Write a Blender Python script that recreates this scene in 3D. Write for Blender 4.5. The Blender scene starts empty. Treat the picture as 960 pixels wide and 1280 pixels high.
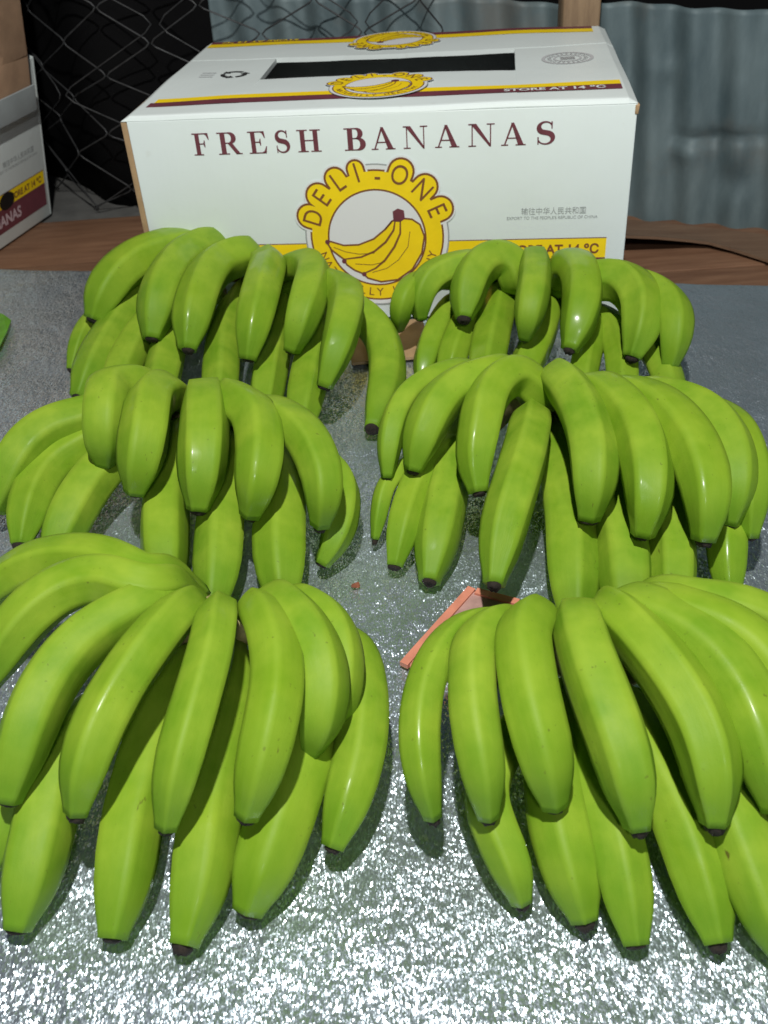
import bpy, bmesh, math, random
from mathutils import Vector, Matrix, noise
R_ = math.radians
random.seed(7)
scene = bpy.context.scene
COL = scene.collection

# ------------------------------------------------------------------ camera
FPX, PITCH, ROLL, HC = 1200.0, R_(36.482), R_(-4.129), 0.454
cam_data = bpy.data.cameras.new('camera')
cam = bpy.data.objects.new('camera', cam_data); COL.objects.link(cam)
cam_data.sensor_fit = 'VERTICAL'; cam_data.sensor_height = 36.0
cam_data.lens = FPX / 1280.0 * 36.0
cam_data.clip_start = 0.01; cam_data.clip_end = 50
cam.matrix_world = Matrix.Translation((0, 0, HC)) @ Matrix.Rotation(math.pi/2 - PITCH, 4, 'X') @ Matrix.Rotation(ROLL, 4, 'Z')
cam_data.dof.use_dof = True; cam_data.dof.focus_distance = 0.66; cam_data.dof.aperture_fstop = 15
scene.camera = cam

# ------------------------------------------------------------------ light (night stall, one bulb overhead)
world = bpy.data.worlds.new('World'); scene.world = world; world.use_nodes = True
bg = world.node_tree.nodes['Background']
bg.inputs[0].default_value = (0.62, 0.78, 1.0, 1); bg.inputs[1].default_value = 0.042
lamp_d = bpy.data.lights.new('overhead_bulb', 'POINT')
lamp_d.energy = 84; lamp_d.shadow_soft_size = 0.022; lamp_d.color = (1.0, 0.985, 0.945)
lamp = bpy.data.objects.new('overhead_bulb', lamp_d); COL.objects.link(lamp)
lamp.location = (-0.01, 0.07, 1.32)
lamp2_d = bpy.data.lights.new('fill_light', 'POINT')          # added soft fill behind the camera, brightens the gaps between fingers
lamp2_d.energy = 27; lamp2_d.shadow_soft_size = 0.09; lamp2_d.color = (0.96, 0.98, 1.0)
lamp2 = bpy.data.objects.new('fill_light', lamp2_d); COL.objects.link(lamp2)
lamp2.location = (0.15, -0.95, 1.20)
vs = scene.view_settings
vs.view_transform = 'Standard'; vs.look = 'None'; vs.exposure = 0.0; vs.gamma = 1.0
vs.use_curve_mapping = False
scene.cycles.use_denoising = True
scene.cycles.max_bounces = 8
scene.cycles.sample_clamp_indirect = 6.0

# ------------------------------------------------------------------ helpers
def at(x, y, h=0.0):
    """pixel of the 960 x 1280 photograph -> point at height h"""
    u = (x-480)/FPX; v = (640-y)/FPX
    c, s = math.cos(ROLL), math.sin(ROLL)
    u, v = u*c - v*s, u*s + v*c
    d = Vector((u, math.cos(PITCH)+v*math.sin(PITCH), -math.sin(PITCH)+v*math.cos(PITCH)))
    return Vector((0, 0, HC)) + d*((h-HC)/d.z)
def depth_of(p):
    return p.y*math.cos(PITCH) - (p.z-HC)*math.sin(PITCH)
def tag(o, label=None, cat=None, group=None, kind=None):
    if label: o['label'] = label
    if cat: o['category'] = cat
    if group: o['group'] = group
    if kind: o['kind'] = kind
    return o
def empty(name, loc=(0,0,0), rz=0.0, parent=None):
    o = bpy.data.objects.new(name, None); COL.objects.link(o)
    o.location = loc; o.rotation_euler = (0, 0, rz); o.empty_display_size = 0.02
    if parent: o.parent = parent
    return o
def mesh_obj(name, verts, faces, mats, parent=None, smooth=False, midx=None, loc=None):
    me = bpy.data.meshes.new(name)
    me.from_pydata([tuple(v) for v in verts], [], faces)
    for m in (mats if isinstance(mats, (list, tuple)) else [mats]): me.materials.append(m)
    if midx: me.polygons.foreach_set('material_index', midx)
    if smooth: me.polygons.foreach_set('use_smooth', [True]*len(me.polygons))
    me.update()
    o = bpy.data.objects.new(name, me); COL.objects.link(o)
    if parent: o.parent = parent
    if loc is not None: o.location = loc
    return o
def box_obj(name, lo, hi, mat, parent=None, bevel=0.0, jitter=0.0, seg=2):
    bm = bmesh.new()
    bmesh.ops.create_cube(bm, size=1.0)
    lo = Vector(lo); hi = Vector(hi)
    for v in bm.verts:
        v.co = Vector(((lo.x+hi.x)/2 + v.co.x*(hi.x-lo.x), (lo.y+hi.y)/2 + v.co.y*(hi.y-lo.y), (lo.z+hi.z)/2 + v.co.z*(hi.z-lo.z)))
        if jitter: v.co += Vector([random.uniform(-jitter, jitter) for _ in range(3)])
    if bevel: bmesh.ops.bevel(bm, geom=bm.edges[:], offset=bevel, segments=seg, affect='EDGES', profile=0.6)
    me = bpy.data.meshes.new(name); bm.to_mesh(me); bm.free(); me.materials.append(mat)
    me.polygons.foreach_set('use_smooth', [bool(bevel)]*len(me.polygons))
    o = bpy.data.objects.new(name, me); COL.objects.link(o)
    if parent: o.parent = parent
    return o

def catmull(pts, n):
    P = [pts[0]*2-pts[1]] + list(pts) + [pts[-1]*2-pts[-2]]
    out = []
    for i in range(1, len(P)-2):
        p0, p1, p2, p3 = P[i-1:i+3]
        for k in range(14):
            t = k/14
            out.append(0.5*((2*p1)+(p2-p0)*t+(2*p0-5*p1+4*p2-p3)*t*t+(3*p1-p0-3*p2+p3)*t**3))
    out.append(pts[-1].copy())
    for _ in range(60):          # relax kinks, ends stay
        q = [out[0]] + [out[i]*0.5+(out[i-1]+out[i+1])*0.25 for i in range(1, len(out)-1)] + [out[-1]]
        out = q
    L = [0.0]
    for a, b in zip(out, out[1:]): L.append(L[-1]+(b-a).length)
    res = []; j = 0
    for i in range(n):
        d = L[-1]*i/(n-1)
        while j < len(L)-2 and L[j+1] < d: j += 1
        t = (d-L[j])/max(1e-9, L[j+1]-L[j]); res.append(out[j].lerp(out[j+1], min(1, max(0, t))))
    return res, L[-1]
def lerp_tab(tab, x):
    for (a, va), (b, vb) in zip(tab, tab[1:]):
        if x <= b:
            t = (x-a)/(b-a); return va+(vb-va)*t
    return tab[-1][1]
def frames(path):
    T = []
    for i in range(len(path)):
        a = path[max(0, i-1)]; b = path[min(len(path)-1, i+1)]; T.append((b-a).normalized())
    n = Vector((0, 0, 1)); n = (n - T[0]*n.dot(T[0]))
    if n.length < 1e-3: n = Vector((1, 0, 0)) - T[0]*T[0].x
    n.normalize(); out = []
    for t in T:
        n = (n - t*n.dot(t)).normalized(); out.append((t, n, t.cross(n)))
    return out
def tube(path, r, segs=6):
    V, F = [], []
    for p, (t, n, b) in zip(path, frames(path)):
        for k in range(segs):
            a = 2*math.pi*k/segs; V.append(p+(n*math.cos(a)+b*math.sin(a))*r)
    for i in range(len(path)-1):
        for k in range(segs):
            k2 = (k+1) % segs; F.append((i*segs+k, i*segs+k2, (i+1)*segs+k2, (i+1)*segs+k))
    return V, F

# ------------------------------------------------------------------ materials
class NT:
    def __init__(s, name):
        s.m = bpy.data.materials.new(name); s.m.use_nodes = True
        s.t = s.m.node_tree; s.b = s.t.nodes['Principled BSDF']
    def n(s, typ, **kw):
        nd = s.t.nodes.new(typ)
        for k, v in kw.items():
            if k.startswith('i_'):
                key = k[2:]; key = int(key) if key.isdigit() else key.replace('_', ' ')
                if hasattr(v, 'is_output') or isinstance(v, bpy.types.NodeSocket): s.t.links.new(v, nd.inputs[key])
                else: nd.inputs[key].default_value = v
            else: setattr(nd, k, v)
        return nd
    def l(s, a, b): s.t.links.new(a, b)
    def set(s, **kw):
        for k, v in kw.items():
            k = k.replace('_', ' ')
            if isinstance(v, bpy.types.NodeSocket): s.l(v, s.b.inputs[k])
            else: s.b.inputs[k].default_value = v
        return s.m
    def math(s, op, a, b=0.0, clamp=False):
        nd = s.t.nodes.new('ShaderNodeMath'); nd.operation = op; nd.use_clamp = clamp
        for i, v in enumerate((a, b)):
            if isinstance(v, bpy.types.NodeSocket): s.l(v, nd.inputs[i])
            else: nd.inputs[i].default_value = v
        return nd.outputs[0]
    def mix(s, f, a, b):
        nd = s.t.nodes.new('ShaderNodeMix'); nd.data_type = 'RGBA'
        for i, v in ((0, f), (6, a), (7, b)):
            if isinstance(v, bpy.types.NodeSocket): s.l(v, nd.inputs[i])
            else: nd.inputs[i].default_value = v
        return nd.outputs[2]
    def ramp(s, f, stops):
        nd = s.t.nodes.new('ShaderNodeValToRGB'); e = nd.color_ramp.elements
        while len(e) < len(stops): e.new(0.5)
        for el, (p, c) in zip(e, stops): el.position = p; el.color = c if len(c) == 4 else (*c, 1)
        s.l(f, nd.inputs[0]); return nd.outputs[0]
    def coords(s, scale=(1,1,1), loc=None):
        tc = s.n('ShaderNodeTexCoord'); mp = s.n('ShaderNodeMapping'); s.l(tc.outputs['Object'], mp.inputs[0])
        mp.inputs['Scale'].default_value = scale
        return mp.outputs[0]
    def noise(s, vec, scale, detail=3.0, rough=0.55):
        nd = s.n('ShaderNodeTexNoise'); s.l(vec, nd.inputs['Vector'])
        nd.inputs['Scale'].default_value = scale; nd.inputs['Detail'].default_value = detail; nd.inputs['Roughness'].default_value = rough
        return nd.outputs[0]
    def bump(s, h, strength, dist, normal=None):
        nd = s.n('ShaderNodeBump'); s.l(h, nd.inputs['Height']); nd.inputs['Strength'].default_value = strength; nd.inputs['Distance'].default_value = dist
        if normal is not None: s.l(normal, nd.inputs['Normal'])
        return nd.outputs[0]

def mat_banana():
    t = NT('green_banana_skin')
    s = t.n('ShaderNodeAttribute', attribute_name='along').outputs['Fac']
    rd = t.n('ShaderNodeAttribute', attribute_name='ridge').outputs['Fac']
    sv = t.n('ShaderNodeAttribute', attribute_name='skin').outputs['Vector']
    rnd = t.n('ShaderNodeObjectInfo').outputs['Random']
    off = t.n('ShaderNodeVectorMath', operation='ADD'); t.l(sv, off.inputs[0])
    cx = t.n('ShaderNodeCombineXYZ'); t.l(t.math('MULTIPLY', rnd, 37.0), cx.inputs[0]); t.l(t.math('MULTIPLY', rnd, 11.0), cx.inputs[1]); t.l(cx.outputs[0], off.inputs[1])
    v = off.outputs[0]
    st = t.n('ShaderNodeMapping'); t.l(v, st.inputs[0]); st.inputs['Scale'].default_value = (1, 1, 0.12)
    streak = t.noise(st.outputs[0], 260, 3)
    patch = t.noise(v, 38, 3)
    fine = t.noise(v, 900, 2)
    base = t.mix(t.ramp(patch, [(0.3, (0,0,0)), (0.72, (1,1,1))]), (0.120, 0.256, 0.008, 1), (0.262, 0.386, 0.028, 1))
    base = t.mix(t.math('MULTIPLY', streak, 0.28), base, (0.29, 0.41, 0.055, 1))
    base = t.mix(t.math('MULTIPLY', rd, 0.12), base, (0.36, 0.46, 0.06, 1))
    # finger to finger differences
    base = t.mix(t.math('MULTIPLY', rnd, 0.35), base, (0.215, 0.348, 0.016, 1))
    # darker green nose, paler neck
    nose = t.ramp(s, [(0.0, (1,1,1)), (0.10, (0.35,0.35,0.35)), (0.24, (0,0,0)), (0.72, (0,0,0)), (0.93, (0.75,0.75,0.75)), (1.0, (1,1,1))])
    base = t.mix(t.math('MULTIPLY', nose, 0.72), base, (0.105, 0.235, 0.012, 1))
    # small brown scars and specks
    spk = t.ramp(t.noise(v, 420, 1), [(0.70, (0,0,0)), (0.76, (1,1,1))])
    gate = t.ramp(t.noise(v, 52, 1), [(0.50, (0,0,0)), (0.64, (1,1,1))])
    base = t.mix(t.math('MULTIPLY', t.math('MULTIPLY', spk, gate), 0.55), base, (0.09, 0.10, 0.015, 1))
    scm = t.n('ShaderNodeMapping'); t.l(v, scm.inputs[0]); scm.inputs['Scale'].default_value = (1, 1, 0.35)
    scar = t.ramp(t.noise(scm.outputs[0], 95, 4), [(0.725, (0,0,0)), (0.755, (1,1,1))])
    base = t.mix(t.math('MULTIPLY', scar, 0.8), base, (0.075, 0.045, 0.014, 1))
    wet = t.ramp(t.math('ADD', t.noise(v, 30, 2), t.math('MULTIPLY', rnd, 0.16)), [(0.63, (0,0,0)), (0.74, (1,1,1))])
    rough = t.math('ADD', t.math('MULTIPLY', wet, -0.22), t.math('ADD', 0.49, t.math('MULTIPLY', fine, 0.10)))
    nm = t.bump(t.math('ADD', t.math('MULTIPLY', streak, 0.8), t.math('MULTIPLY', fine, 0.35)), 0.16, 0.0012)
    return t.set(Base_Color=base, Roughness=rough, Normal=nm, Specular_IOR_Level=0.17, Coat_Weight=t.math('MULTIPLY', wet, 0.30), Coat_Roughness=0.16,
                 Sheen_Weight=0.0)
def mat_plain(name, col, rough=0.6, bump=0.0, bscale=300, var=0.0, vscale=20, **kw):
    t = NT(name); v = t.coords()
    c = (*col, 1)
    if var:
        c = t.mix(t.ramp(t.noise(v, vscale, 4), [(0.3, (0,0,0)), (0.7, (1,1,1))]), tuple(x*(1-var) for x in col)+(1,), tuple(min(1, x*(1+var)) for x in col)+(1,))
    d = dict(Base_Color=c, Roughness=rough)
    if bump: d['Normal'] = t.bump(t.noise(v, bscale, 3), bump, 0.001)
    d.update(kw); return t.set(**d)
def mat_board(name, col):
    t = NT(name); v = t.coords()
    dirt = t.ramp(t.noise(v, 9, 5), [(0.35, (0,0,0)), (0.75, (1,1,1))])
    c = t.mix(t.math('MULTIPLY', dirt, 0.12), (*col, 1), (0.52, 0.53, 0.48, 1))
    sc = t.ramp(t.noise(v, 70, 5), [(0.66, (0,0,0)), (0.78, (1,1,1))])
    c = t.mix(t.math('MULTIPLY', sc, 0.18), c, (0.45, 0.42, 0.36, 1))
    flute = t.n('ShaderNodeTexWave', wave_type='BANDS', bands_direction='X'); t.l(v, flute.inputs[0]); flute.inputs['Scale'].default_value = 42; flute.inputs['Distortion'].default_value = 0.4
    h = t.math('ADD', t.math('MULTIPLY', flute.outputs[1], 0.03), t.math('MULTIPLY', t.noise(v, 14, 4), 1.0))
    return t.set(Base_Color=c, Roughness=0.42, Normal=t.bump(h, 0.25, 0.003), Specular_IOR_Level=0.4)
def mat_foil():
    t = NT('crinkled_foil')
    tc = t.n('ShaderNodeTexCoord').outputs['Object']
    mp = t.n('ShaderNodeMapping'); t.l(tc, mp.inputs[0]); mp.inputs['Scale'].default_value = (1.0, 0.52, 1.0); mp.inputs['Rotation'].default_value = (0, 0, 0.12)
    vec = mp.outputs[0]
    # flakes: every embossed cell of the foil leans its own way
    vo = t.n('ShaderNodeTexVoronoi', feature='F1'); t.l(vec, vo.inputs['Vector']); vo.inputs['Scale'].default_value = 1250; vo.inputs['Randomness'].default_value = 1.0
    sub = t.n('ShaderNodeVectorMath', operation='SUBTRACT'); t.l(vo.outputs['Color'], sub.inputs[0]); sub.inputs[1].default_value = (0.5, 0.5, 0.5)
    amt = t.n('ShaderNodeVectorMath', operation='MULTIPLY'); t.l(sub.outputs[0], amt.inputs[0]); amt.inputs[1].default_value = (0.56, 0.62, 0.0)
    geo = t.n('ShaderNodeNewGeometry')
    h = t.math('ADD', t.noise(tc, 26, 4), t.math('MULTIPLY', t.noise(vec, 210, 3), 0.25))
    bn = t.bump(h, 0.75, 0.008)
    add = t.n('ShaderNodeVectorMath', operation='ADD'); t.l(bn, add.inputs[0]); sw = t.n('ShaderNodeVectorMath', operation='SCALE'); t.l(amt.outputs[0], sw.inputs[0])
    stm = t.n('ShaderNodeMapping'); t.l(tc, stm.inputs[0]); stm.inputs['Scale'].default_value = (1.0, 0.3, 1.0); stm.inputs['Rotation'].default_value = (0, 0, 0.3)
    t.l(t.math('ADD', 0.30, t.math('MULTIPLY', t.noise(stm.outputs[0], 48, 5, 0.65), 1.35)), sw.inputs['Scale'])
    t.l(sw.outputs[0], add.inputs[1])
    nn = t.n('ShaderNodeVectorMath', operation='NORMALIZE'); t.l(add.outputs[0], nn.inputs[0])
    dull = t.ramp(t.noise(tc, 11, 5), [(0.35, (0,0,0)), (0.72, (1,1,1))])
    col = t.mix(dull, (0.76, 0.87, 0.95, 1), (0.56, 0.66, 0.735, 1))
    grime = t.ramp(t.noise(tc, 5, 4), [(0.5, (0,0,0)), (0.8, (1,1,1))])
    col = t.mix(t.math('MULTIPLY', grime, 0.35), col, (0.27, 0.26, 0.22, 1))
    ro = t.math('ADD', 0.27, t.math('MULTIPLY', dull, 0.16))
    return t.set(Base_Color=col, Metallic=0.88, Roughness=ro, Normal=nn.outputs[0])
def mat_wood(name, c1, c2, axis='X', scale=1.0):
    t = NT(name)
    v = t.coords({'X': (0.12, 1, 1), 'Z': (1, 1, 0.1)}[axis])
    g = t.noise(v, 90*scale, 6, 0.65); g2 = t.noise(t.coords(), 7, 4)
    c = t.mix(t.ramp(g, [(0.32, (0,0,0)), (0.68, (1,1,1))]), (*c1, 1), (*c2, 1))
    c = t.mix(t.math('MULTIPLY', t.ramp(g2, [(0.4, (0,0,0)), (0.7, (1,1,1))]), 0.35), c, tuple(x*0.55 for x in c1)+(1,))
    return t.set(Base_Color=c, Roughness=0.7, Normal=t.bump(g, 0.4, 0.002))
def mat_metal_sheet():
    t = NT('weathered_zinc_sheet'); v = t.coords((1, 1, 0.35))
    a = t.ramp(t.noise(v, 14, 6, 0.6), [(0.3, (0,0,0)), (0.7, (1,1,1))])
    c = t.mix(a, (0.055, 0.09, 0.102, 1), (0.17, 0.225, 0.235, 1))
    r = t.ramp(t.noise(t.coords(), 6, 5, 0.65), [(0.56, (0,0,0)), (0.72, (1,1,1))])
    c = t.mix(t.math('MULTIPLY', r, 0.5), c, (0.17, 0.155, 0.13, 1))
    return t.set(Base_Color=c, Metallic=0.15, Roughness=0.6, Normal=t.bump(t.noise(t.coords(), 120, 4), 0.2, 0.001))

M = {}
M['banana'] = mat_banana()
M['tip'] = mat_plain('dried_blossom_end', (0.018, 0.012, 0.008), 0.9, 0.8, 900, 0.5, 400)
M['crown'] = mat_plain('cut_crown', (0.30, 0.26, 0.10), 0.75, 0.5, 300, 0.35, 120)
M['foil'] = mat_foil()
M['white'] = mat_board('white_carton_board', (0.73, 0.80, 0.785))
M['kraft'] = mat_plain('kraft_board', (0.36, 0.235, 0.125), 0.8, 0.3, 250, 0.18, 30)
M['yellow'] = mat_plain('yellow_print', (0.92, 0.66, 0.008), 0.5, 0, 1, 0.05, 40)
M['maroon'] = mat_plain('maroon_print', (0.155, 0.040, 0.055), 0.5, 0, 1, 0.12, 60)
M['inkbrown'] = mat_plain('brown_print', (0.20, 0.075, 0.028), 0.5)
M['inkgrey'] = mat_plain('grey_print', (0.33, 0.35, 0.35), 0.5)
M['inkpale'] = mat_plain('pale_grey_print', (0.52, 0.53, 0.54), 0.5)
M['inkblack'] = mat_plain('black_print', (0.03, 0.03, 0.03), 0.5)
M['inkpink'] = mat_plain('pale_pink_print', (0.60, 0.46, 0.50), 0.5)
M['whiteprint'] = mat_plain('white_print', (0.74, 0.75, 0.76), 0.5)
M['inside_dark'] = mat_plain('inside_black', (0.006, 0.006, 0.006), 0.5, 0.5, 40)  # near black that stands in for the dark inside the cartons
M['shelf'] = mat_wood('red_brown_plank', (0.165, 0.078, 0.040), (0.26, 0.138, 0.076))
M['ply'] = mat_wood('tan_plywood', (0.15, 0.085, 0.05), (0.215, 0.135, 0.082))
M['post'] = mat_wood('pale_post_wood', (0.22, 0.145, 0.085), (0.40, 0.28, 0.165), 'Z')
M['zinc'] = mat_metal_sheet()
M['wire'] = mat_plain('dull_wire', (0.06, 0.062, 0.064), 0.5, 0, 1, 0.3, 60, Metallic=0.5)
M['night_dark'] = mat_plain('night_black', (0.0032, 0.0032, 0.0036), 0.85, 0.4, 30, Specular_IOR_Level=0.12)  # near black that stands in for the night behind the fence
M['concrete'] = mat_plain('grey_cement', (0.095, 0.095, 0.09), 0.85, 0.6, 90, 0.25, 25)
M['coral'] = mat_plain('coral_plastic', (0.66, 0.25, 0.165), 0.45, 0.2, 200, 0.15, 60)
M['coralpale'] = mat_plain('dusty_coral_plastic', (0.42, 0.25, 0.22), 0.6, 0.3, 200, 0.25, 80)
M['kraft_light'] = mat_plain('pale_kraft_board', (0.52, 0.33, 0.205), 0.7, 0.3, 250, 0.15, 30)
M['tape'] = mat_plain('grey_tape', (0.42, 0.46, 0.46), 0.35, 0.2, 60, 0.1, 20)
M['leaf'] = mat_plain('fresh_leaf', (0.11, 0.30, 0.02), 0.45, 0.3, 200, 0.2, 60)
M['rust'] = mat_plain('dry_flake', (0.22, 0.07, 0.035), 0.8, 0.5, 500, 0.4, 300)

# ------------------------------------------------------------------ table with foil
eL, eR = at(0, 331), at(955, 351)
slope = (eR.y-eL.y)/(eR.x-eL.x)
def foil_edge(x): return eL.y + slope*(x-eL.x)
def build_foil():
    nx, ny = 170, 150; V, F = [], []
    x0, x1 = -0.85, 0.85
    for j in range(ny+1):
        for i in range(nx+1):
            x = x0+(x1-x0)*i/nx; y = -0.25 + (foil_edge(x)+0.25)*j/ny
            q = Vector((x*7, y*7, 0.3))
            z = 0.0016*noise.noise(q) + 0.0010*noise.noise(q*2.7) + 0.0006*noise.noise(q*7)
            if j == ny: z -= 0.004
            V.append((x, y, z-0.0022))
    for j in range(ny):
        for i in range(nx):
            a = j*(nx+1)+i; F.append((a, a+1, a+nx+2, a+nx+1))
    n0 = len(V)
    for i in range(nx+1):                     # the sheet turns down over the back edge
        a = V[ny*(nx+1)+i]; V.append((a[0], a[1]+0.001, -0.03))
    for i in range(nx): F.append((ny*(nx+1)+i, ny*(nx+1)+i+1, n0+i+1, n0+i))
    o = mesh_obj('table_top', V, F, M['foil'], smooth=True)
    tag(o, 'table top covered in crinkled silver foil', None, kind='structure')
build_foil()

# ------------------------------------------------------------------ wooden shelf behind the table
LZ = -0.045
shelf = empty('wooden_shelf', (0, 1.3, LZ)); tag(shelf, 'red brown wooden shelf boards behind the foil table', kind='structure')
def plank(x0, x1, y0, y1, z1, mat, th=0.02, name='plank'):
    o = box_obj(name, (x0, y0-1.3, z1-LZ-th), (x1, y1-1.3, z1-LZ), mat, shelf, 0.0015, 0.0006); return o
plank(-1.3, 0.9, 0.95, 1.142, LZ-0.001, M['shelf']); plank(-1.3, 0.9, 1.1445, 1.318, LZ, M['shelf']); plank(-1.3, 0.9, 1.3205, 1.505, LZ-0.002, M['shelf'])
plank(-1.3, 0.2, 1.507, 1.95, LZ-0.004, M['concrete'], name='cement_ledge')
box_obj('batten', (-0.18, 1.21-1.3, 0.0), (0.25, 1.26-1.3, -LZ-0.0005), M['shelf'], shelf, 0.002)

def build_ply():
    # warped thin board whose front edge lifts beside the carton
    pts = [(700, 326, .026), (782, 321, .024), (820, 318, .019), (860, 314, .011), (885, 313, .0065), (915, 319, .004), (955, 331, .003), (1010, 352, .003)]
    front = [at(x, y, LZ) for x, y, l in pts]; lift = [l for *_, l in pts]
    V, F = [], []; n = len(pts); rows = 6; th = 0.0035
    for side in (0, 1):
        for r in range(rows):
            k = r/(rows-1)
            for p, l in zip(front, lift):
                y = p.y + (wall_y(p.x)-0.03-p.y)*k
                V.append((p.x, y, LZ + 0.0012 + l*(1-k)**2 - (th if side and False else 0) + (th if side == 0 else 0)))
    N = rows*n
    for r in range(rows-1):
        for i in range(n-1):
            a = r*n+i; F.append((a, a+1, a+n+1, a+n)); F.append((N+a, N+a+n, N+a+n+1, N+a+1))
    for i in range(n-1): F.append((i, N+i, N+i+1, i+1))
    for r in range(rows-1):
        a = r*n; F.append((a, a+n, N+a+n, N+a)); b = r*n+n-1; F.append((b, N+b, N+b+n, b+n))
    o = mesh_obj('plywood_board', V, F, M['ply'])
    tag(o, 'thin tan warped board lifting off the shelf right of the banana box', 'board')

# ------------------------------------------------------------------ corrugated sheet, post, fence, tarpaulin
WALL = [(-0.20, 1.56), (0.15, 1.455), (0.384, 1.345), (0.541, 1.256), (0.80, 1.10)]
def wall_y(x):
    for (a, ya), (b, yb) in zip(WALL, WALL[1:]):
        if x <= b: return ya+(yb-ya)*(x-a)/(b-a)
    return WALL[-1][1]
def build_sheet():
    path = [Vector((x, y, 0)) for x, y in WALL]
    pts, L = catmull(path, 300)
    V, F = [], []; nz = 40
    def dent(x, z):
        d = 0.0
        for (dx, dz, rx, rz, a) in ((0.458, 0.066, 0.026, 0.008, -0.010), (0.50, 0.073, 0.03, 0.006, -0.007), (0.44, 0.05, 0.018, 0.013, 0.006), (0.41, 0.15, 0.018, 0.012, 0.004), (0.50, 0.015, 0.02, 0.02, -0.008)):
            d += a*math.exp(-((x-dx)/rx)**2-((z-dz)/rz)**2)
        return d
    for i, p in enumerate(pts):
        a = pts[max(0, i-1)]; b = pts[min(len(pts)-1, i+1)]; t = (b-a).normalized(); nrm = Vector((t.y, -t.x, 0))
        s = L*i/(len(pts)-1)
        top = 0.242 - 0.03*(s/L) + 0.006*noise.noise(Vector((s*9, 0, 3)))
        for j in range(nz+1):
            z = LZ-0.02 + (top-LZ+0.02)*j/nz
            lean = 0.10*(z-LZ)
            w = 0.0065*math.sin(2*math.pi*(s+lean*0.9)/0.058+1.2*noise.noise(Vector((s*5,z*3,9)))) + 0.004*noise.noise(Vector((s*8, z*1.5, 1))) + dent(p.x, z)
            V.append(p+nrm*w+Vector((0, 0.04*(z-LZ), z)))
    for i in range(len(pts)-1):
        for j in range(nz):
            a = i*(nz+1)+j; F.append((a, a+nz+1, a+nz+2, a+1))
    o = mesh_obj('corrugated_sheet', V, F, M['zinc'], smooth=True)
    sm = o.modifiers.new('thickness', 'SOLIDIFY'); sm.thickness = 0.0012; sm.offset = 1
    tag(o, 'weathered grey corrugated metal sheet standing behind the banana box', 'metal sheet')
build_sheet(); build_ply()
post = box_obj('wooden_post', (0.268, 1.318, LZ-0.0), (0.314, 1.356, 0.62), M['post'], None, 0.003, 0.002)
tag(post, 'pale wooden post behind the right rear corner of the banana box', 'post')

FENCE = [Vector(p) for p in ((0.13, 1.425, 0), (-0.10, 1.460, 0), (-0.30, 1.500, 0), (-0.41, 1.520, 0), (-0.48, 1.63, 0), (-0.66, 1.80, 0))]
def build_fence():
    path, L = catmull(FENCE, 200)
    root = empty('wire_fence', (-0.3, 1.53, LZ)); tag(root, 'sagging chain link wire fence before the dark gap behind the boxes', 'fence')
    def pt(u, v, d):
        f = max(0, min(0.9999, u/L))*199; i = int(f); p = path[i].lerp(path[i+1], f-i)
        t = (path[i+1]-path[i]).normalized(); return Vector((p.x, p.y, v)) + Vector((t.y, -t.x, 0))*(-d)
    rnd = random.Random(5)
    for layer, (w, hh, off, r, jit) in enumerate(((0.076, 0.041, 0.0, 0.0012, 0.007), (0.150, 0.085, 0.031, 0.0010, 0.014))):
        jitt = {}
        nk = int(L/w)+1; nj = int(0.56/hh)
        if layer: nk -= 1
        for k in range(nk):
            P = []
            for j in range(nj+1):
                sg = 1 if (j+k) % 2 else -1
                key = (round((k+0.5*sg)*2), j)
                if key not in jitt: jitt[key] = (rnd.uniform(-jit, jit), rnd.uniform(-jit, jit)*0.8)
                du, dv = jitt[key]
                u = off + k*w + sg*(w*0.5+0.0028) + du + 0.006*math.sin(j*0.6+layer); v = LZ + j*hh + dv + 0.5*off
                P.append(pt(min(max(u, 0.002), L-0.002), max(v, LZ+0.002), 0.0018*(1 if sg > 0 else -1) + layer*0.012 + 0.008*math.sin(u*22+j)))
            sp = []
            for a, b in zip(P, P[1:]):
                for q in range(8): sp.append(a.lerp(b, q/8))
            sp.append(P[-1])
            for _ in range(1): sp = [sp[0]]+[sp[i]*0.5+(sp[i-1]+sp[i+1])*0.25 for i in range(1, len(sp)-1)]+[sp[-1]]
            V, F = tube(sp, r, 5)
            mesh_obj('wire', [v-root.location for v in V], F, M['wire'], root, True)
build_fence()
def build_backdrop():  # black sheet added where there is only night darkness
    pts = [Vector(p) for p in ((0.95, 1.22, 0), (0.6, 1.42, 0), (0.2, 1.60, 0), (-0.16, 1.61, 0), (-0.26, 1.57, 0), (-0.40, 1.548, 0), (-0.46, 1.65, 0), (-0.62, 1.81, 0), (-1.3, 1.9, 0), (-2.2, 1.7, 0))]
    path, L = catmull(pts, 160); V, F = [], []; nz = 8
    for i, p in enumerate(path):
        for j in range(nz+1):
            z = LZ-0.015 + 1.0*j/nz
            V.append(p + Vector((0, 0.010+0.004*math.sin(i*0.55)+0.008*noise.noise(Vector((i*0.07, z*2, 0))), z)))
    for i in range(len(path)-1):
        for j in range(nz): a = i*(nz+1)+j; F.append((a, a+1, a+nz+2, a+nz+1))
    o = mesh_obj('backdrop', V, F, M['night_dark'], smooth=True)
    s = o.modifiers.new('thickness', 'SOLIDIFY'); s.thickness = 0.002
    tag(o, 'black tarpaulin added for the night darkness behind the wire fence', 'backdrop')
build_backdrop()

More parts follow.
